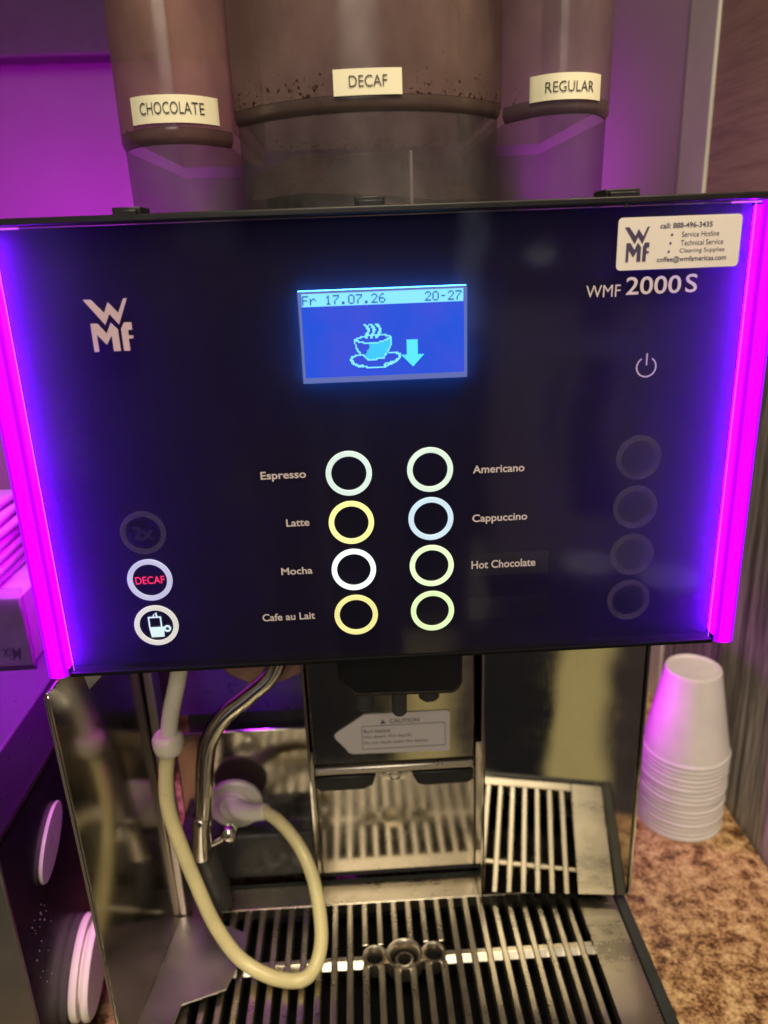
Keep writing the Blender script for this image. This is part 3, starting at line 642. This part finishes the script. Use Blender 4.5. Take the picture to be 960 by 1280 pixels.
# ================================================================== HOPPERS
def frontpath(x0, x1, yf, yb, ex, k=48):
    """bowed front outline of a hopper from its left to its right rear corner"""
    xc, hw = (x0+x1)/2, (x1-x0)/2
    return [(xc+hw*u, yf+(yb-yf)*abs(u)**ex) for u in (math.sin(math.pi/2*(2*i/k-1)) for i in range(k+1))]
def hopper(name_label, x0, x1, yf, yb, yrear, ridge, base, trans, cover, dust, lab, word, label, ex):
    h = thing('bean_hopper', ((x0+x1)/2, .08, .0135), label, 'hopper', 'hoppers on top of the coffee machine')
    pth = frontpath(x0, x1, yf, yb, ex); full = pth+[(x1, yrear), (x0, yrear)]
    xc = (x0+x1)/2
    def shrink(p_, d): 
        vx = xc-p_[0]; L = math.hypot(vx, yb+.02-p_[1]) or 1
        return (p_[0]+vx/L*d, p_[1]+(yb+.02-p_[1])/L*d)
    def shell(z0, z1, ins0, ins1, steps=1):
        mb = MB(); nn = len(full)
        rows = []
        for k in range(steps+1):
            t = k/steps; rows.append([(*shrink(p_, ins0+(ins1-ins0)*t), z0+(z1-z0)*t) for p_ in full])
        v = [q for r_ in rows for q in r_]
        f = [(k*nn+i, k*nn+(i+1) % nn, (k+1)*nn+(i+1) % nn, (k+1)*nn+i) for k in range(steps) for i in range(nn)]
        return mb.add(v, f)
    hm = hopper_mat('smoky_hopper_plastic', base, trans, cover, ridge, dust)
    ub = shell(ridge+.003, .30, .0002, .0).build('hopper_body', hm, h, smooth=True)
    lm = hopper_mat('smoky_cup_plastic', (.22, .20, .21), (.66, .62, .66), .16, -9, 0)
    lb = shell(.0136, ridge-.003, .0022, .0016).build('hopper_cup', lm, h, smooth=True)
    rb = MB(); nn = len(pth)
    ringp = [(.0022, ridge-.0034), (.0012, ridge-.0026), (.0002, ridge-.0004), (.0004, ridge+.0030)]
    v = [(*shrink(p_, d), z) for d, z in ringp for p_ in pth]
    rb.add(v, [(k*nn+i, k*nn+i+1, (k+1)*nn+i+1, (k+1)*nn+i) for k in range(3) for i in range(nn-1)])
    rb.build('hopper_rim', hopper_mat('rim_plastic', tuple(x*.30 for x in base), tuple(x*.5 for x in trans), .75, -9, 0), h, smooth=True)
    # label bent round the front
    def front_y(x, off):
        for (xa, ya), (xb, yb_) in zip(pth, pth[1:]):
            if xa <= x <= xb: return ya+(yb_-ya)*(x-xa)/max(1e-9, xb-xa)-off
        return yb
    lx0, lx1, lz0, lz1, tx0, tx1, tz0, tz1, tilt = lab
    lc = (lx0+lx1)/2
    mb = MB(); N = 24; v = []
    for i in range(N+1):
        x = lx0+(lx1-lx0)*i/N; y = front_y(x, .0007); dz = tilt*(x-lc)
        v += [(x, y, lz0+dz), (x, y, lz1+dz), (x, y+.0003, lz1+dz), (x, y+.0003, lz0+dz)]
    f = [(4*i+k, 4*i+(k+1) % 4, 4*i+4+(k+1) % 4, 4*i+4+k) for i in range(N) for k in range(4)]+[(0, 1, 2, 3), (4*N+3, 4*N+2, 4*N+1, 4*N)]
    lo = mb.add(v, f).build('name_label', M['sticker'], h, smooth=True)
    q = MB(); text_to(q, word, tx0, tx1, tz0, tz1, 0, -.004, warp=lambda c: (c[0], front_y(c[0], .0010), c[2]+tilt*(c[0]-lc))); q.build('label_lettering', M['ink'], lo)
    return h
hopper('choc', -.1092, -.0606, .0290, .0500, .19, .0482, (.33, .20, .17), (.66, .46, .54), .36, .1, (-.0992, -.0648, .0527, .0630, -.0950, -.0695, .0559, .0604, .0), 'CHOCOLATE', 'smoky hopper with paper label CHOCOLATE', 2.5)
h2 = hopper('decaf', -.0604, .0578, .0230, .0560, .20, .0570, (.27, .19, .17), (.60, .46, .52), .32, 1., (-.0158, .0118, .0595, .0690, -.0095, .0058, .0624, .0666, .004), 'DECAF', 'widest smoky hopper in the middle with paper label DECAF', 2.3)
h3 = hopper('reg', .0580, .1062, .0290, .0540, .19, .0548, (.34, .26, .25), (.68, .55, .62), .28, .5, (.0664, .0956, .0566, .0664, .0716, .0917, .0594, .0634, -.012), 'REGULAR', 'smoky hopper with paper label REGULAR', 2.4)
# coffee and chutes inside the hoppers
q = MB(); q.lathe((.001, .105, .0140), 'z', [(.050, 0), (.034, .022), (.020, .030), (.018, .0315), (0, .0315)], 32)
q.build('hopper_chute', M['inner'], h2, smooth=True)
grounds = plain('coffee_grounds', (.030, .016, .014), .85, vscale=300, var=.5, bump=.6)
def heap(x0, x1, y0, y1, z0, peaks, parent, name='coffee_grounds'):
    nx, ny = 40, 18; mb = MB(); v = []
    rr = random.Random(int(x0*1e5)); ph = [(rr.uniform(40, 160), rr.uniform(40, 160), rr.uniform(0, 6)) for _ in range(5)]
    for i in range(nx+1):
        for j in range(ny+1):
            x = x0+(x1-x0)*i/nx; y = y0+(y1-y0)*j/ny
            z = z0+sum(h*math.exp(-((x-a)/w)**2-((y-b)/.03)**2) for a, b, h, w in peaks)+.0012*sum(math.sin(x*p+y*q_+r_) for p, q_, r_ in ph)/3
            v.append((x, y, max(z, .0142)))
    f = [(i*(ny+1)+j, (i+1)*(ny+1)+j, (i+1)*(ny+1)+j+1, i*(ny+1)+j+1) for i in range(nx) for j in range(ny)]
    mb.add(v, f).build(name, grounds, parent, smooth=True)
heap(-.056, .054, .060, .19, .022, [(-.034, .10, .024, .030), (.018, .12, .020, .034)], h2)
MB().box(.0148, .0162, .034, .10, .0140, .040).build('hopper_divider', plain('clear_rib_plastic', (.30, .28, .27), .25), h2, bevel=.0005)

# ================================================================== MILK HOSE
hose = thing('milk_hose', (-.064, .035, -.4295), 'pale milk hose looping onto the drip grate from a white round cap', 'hose')
MB().tube([(-.1150, .062, -.200), (-.1190, .060, -.2200), (-.1260, .059, -.2440), (-.1290, .058, -.2590)], .0048, 20).build('hose_upper', M['hose_fit'], hose, smooth=True)
MB().lathe((-.1296, .058, -.2680), 'z', [(0, -.001), (.0068, -.001), (.0082, .001), (.0088, .004), (.0088, .0085), (.0080, .0105), (.0064, .012), (0, .012)], 28).build('hose_joint', M['hose_fit'], hose, smooth=True)
MB().tube([(-.1296, .058, -.2640), (-.1335, .057, -.2850), (-.1345, .056, -.3070), (-.1310, .056, -.3320), (-.1245, .055, -.3620), (-.1155, .052, -.3930), (-.1020, .0475, -.4160), (-.0830, .0400, -.4238), (-.0650, .0360, -.4240), (-.0560, .0420, -.4225), (-.0515, .0520, -.4150), (-.0515, .0640, -.4030), (-.0560, .0790, -.3850), (-.0650, .0930, -.3720), (-.0770, .1050, -.3635), (-.0890, .1140, -.3600)], [.0044]*13+[.0043]*3, 22).build('hose_tube', M['hose'], hose, smooth=True)
cap = MB().lathe((-.1120, .1360, -.3690), 'y', [(0, 0), (.0195, 0), (.0200, .0015), (.0196, .0034), (.0180, .0044), (.0150, .0040), (.0120, .0034), (.0118, .0060), (.0104, .0072), (0, .0072)], 48).build('hose_cap', M['white_plastic'], hose, smooth=True)
MB().tube([(-.1130, .1300, -.3640), (-.1085, .1240, -.3655), (-.1010, .1190, -.3650), (-.0930, .1155, -.3625), (-.0870, .1130, -.3595)], [.0060, .0066, .0060, .0056, .0054], 18, sub=5).box(-.1180, -.1085, .1260, .1320, -.3660, -.3580).build('cap_elbow', M['white_plastic'], cap, bevel=.0010)

# ================================================================== CUPS
cup_m, n, l, p = mat('white_foam_cup')
p.inputs['Base Color'].default_value = (.80, .77, .74, 1); p.inputs['Roughness'].default_value = .42
l.new(ramp(n, l, noise(n, l, 40, 3), [(.3, (.68, .64, .66)), (.7, (.77, .73, .74))]), p.inputs['Base Color'])
p.inputs['Subsurface Weight'].default_value = .25; p.inputs['Subsurface Radius'].default_value = (.004, .003, .003); p.inputs['Subsurface Scale'].default_value = 1
prof = [(.0290, .0026), (.0336, .0008), (.0342, .0000), (.0349, .0005), (.0351, .0018), (.0348, .0030), (.0341, .0036), (.0338, .0044)]
for k in range(40):
    t = k/39; prof.append((.0337-.0112*t+(.00010 if k % 3 == 0 and k > 2 else 0), .0050+.0640*t))
prof += [(.0222, .0715), (.0220, .0728), (.0214, .0745), (.0204, .0750), (.0194, .0745), (.0188, .0732), (0, .0730)]
cup0 = None
NC = 17
for i in range(NC):
    zz = CZ+.0002+i*.0043
    if cup0 is None:
        o = MB().lathe((0, 0, 0), 'z', prof, 64).build('paper_cup', cup_m, smooth=True); cup0 = o
    else:
        o = cup0.copy(); COL.objects.link(o)
    o.location = (.2480+random.uniform(-.0005, .0005), .2130+random.uniform(-.0005, .0005), zz); o.rotation_euler = (0, 0, random.uniform(0, 6))
    if i == NC-1: lab_ = 'white disposable cup on top of the upside down stack, its whole side showing'
    elif i == 0: lab_ = 'lowest white disposable cup of the upside down stack, its rim standing on the counter'
    else: lab_ = 'white disposable cup nested in the middle of the upside down stack, only its rim showing'
    tag(o, lab_, 'cup', 'white disposable cups stacked upside down')

# ================================================================== MILK COOLER on the left
cool = thing('milk_cooler', (-.32, .15, CZ), 'low black cooler with steel front left of the coffee machine', 'cooler')
MB().box(-.44, -.2004, -.0086, .40, CZ+.004, -.2712).build('cooler_body', M['gloss_black'], cool, bevel=.001)
MB().box(-.44, -.2004, -.0066, .40, -.2700, -.2318).build('cooler_lid', plain('cooler_lid_plastic', (.055, .018, .10), .30, var=.06, rvar=.03), cool, bevel=.0012)
MB().box(-.44, -.1996, -.0070, .40, -.2712, -.2700).build('lid_seam', M['chrome'], cool)
MB().box(-.441, -.1998, -.0112, -.0088, CZ+.004, -.2720).build('steel_front', M['frame_steel'], cool, bevel=.0006)
kb = MB().lathe((-.2003, 0, 0), 'x', [(0, 0), (.029, 0), (.030, .001), (.030, .0036), (.029, .0046), (0, .0046)], 48).lathe((-.1957, 0, 0), 'x', [(.022, 0), (.022, .0022)], 48).lathe((-.1936, 0, 0), 'x', [(0, 0), (.0285, 0), (.030, .0012), (.030, .0036), (.0286, .0048), (0, .0050)], 48)
def oval(mb, c, a, ry, rz):
    ca, sa = math.cos(a), math.sin(a)
    mb.v = [(x, c[0]+ca*y*ry-sa*z*rz, c[1]+sa*y*ry+ca*z*rz) for x, y, z in mb.v]; return mb
oval(kb, (.0460, -.4120), R(36), 1.0, .52).build('round_knob', M['white_plastic'], cool, smooth=True, label='cream double disc knob low on the black side')
oval(MB().lathe((-.2003, 0, 0), 'x', [(0, 0), (.027, 0), (.028, .001), (.0275, .0022), (0, .0024)], 48), (.0420, -.3130), R(34), .82, .36).build('round_knob', plain('grey_plastic', (.36, .33, .34), .35), cool, smooth=True, label='flat grey disc higher on the black side')

q = MB(); rr = random.Random(5)
for k in range(22):
    y, z, r_ = .010+rr.gauss(0, .006), -.335-abs(rr.gauss(0, .02)), rr.uniform(.0002, .0006)
    q.lathe((-.2003, y, z), 'x', [(0, 0), (r_, 0), (r_*.6, .0003), (0, .0004)], 10)
q.build('dried_splash', plain('dried_milk', (.22, .20, .22), .5), cool, smooth=True)['kind'] = 'stuff'
# drink mix packets standing in a card box on the cooler
bx = thing('drink_mix_box', (-.255, .12, -.2316), 'white card box with upside down word Mix on the black cooler', 'box')
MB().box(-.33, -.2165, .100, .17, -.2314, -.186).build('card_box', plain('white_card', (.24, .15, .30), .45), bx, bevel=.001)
q = MB(); text_to(q, 'Mix', -.2330, -.2215, -.2270, -.2185, .0995, .01, shear=.2, flip=True); q.build('box_lettering', M['ink_blue'], bx)
MB().box(-.335, -.2125, .0955, .0968, -.2316, -.178).build('clear_front', M['glass'], bx, bevel=.0003)
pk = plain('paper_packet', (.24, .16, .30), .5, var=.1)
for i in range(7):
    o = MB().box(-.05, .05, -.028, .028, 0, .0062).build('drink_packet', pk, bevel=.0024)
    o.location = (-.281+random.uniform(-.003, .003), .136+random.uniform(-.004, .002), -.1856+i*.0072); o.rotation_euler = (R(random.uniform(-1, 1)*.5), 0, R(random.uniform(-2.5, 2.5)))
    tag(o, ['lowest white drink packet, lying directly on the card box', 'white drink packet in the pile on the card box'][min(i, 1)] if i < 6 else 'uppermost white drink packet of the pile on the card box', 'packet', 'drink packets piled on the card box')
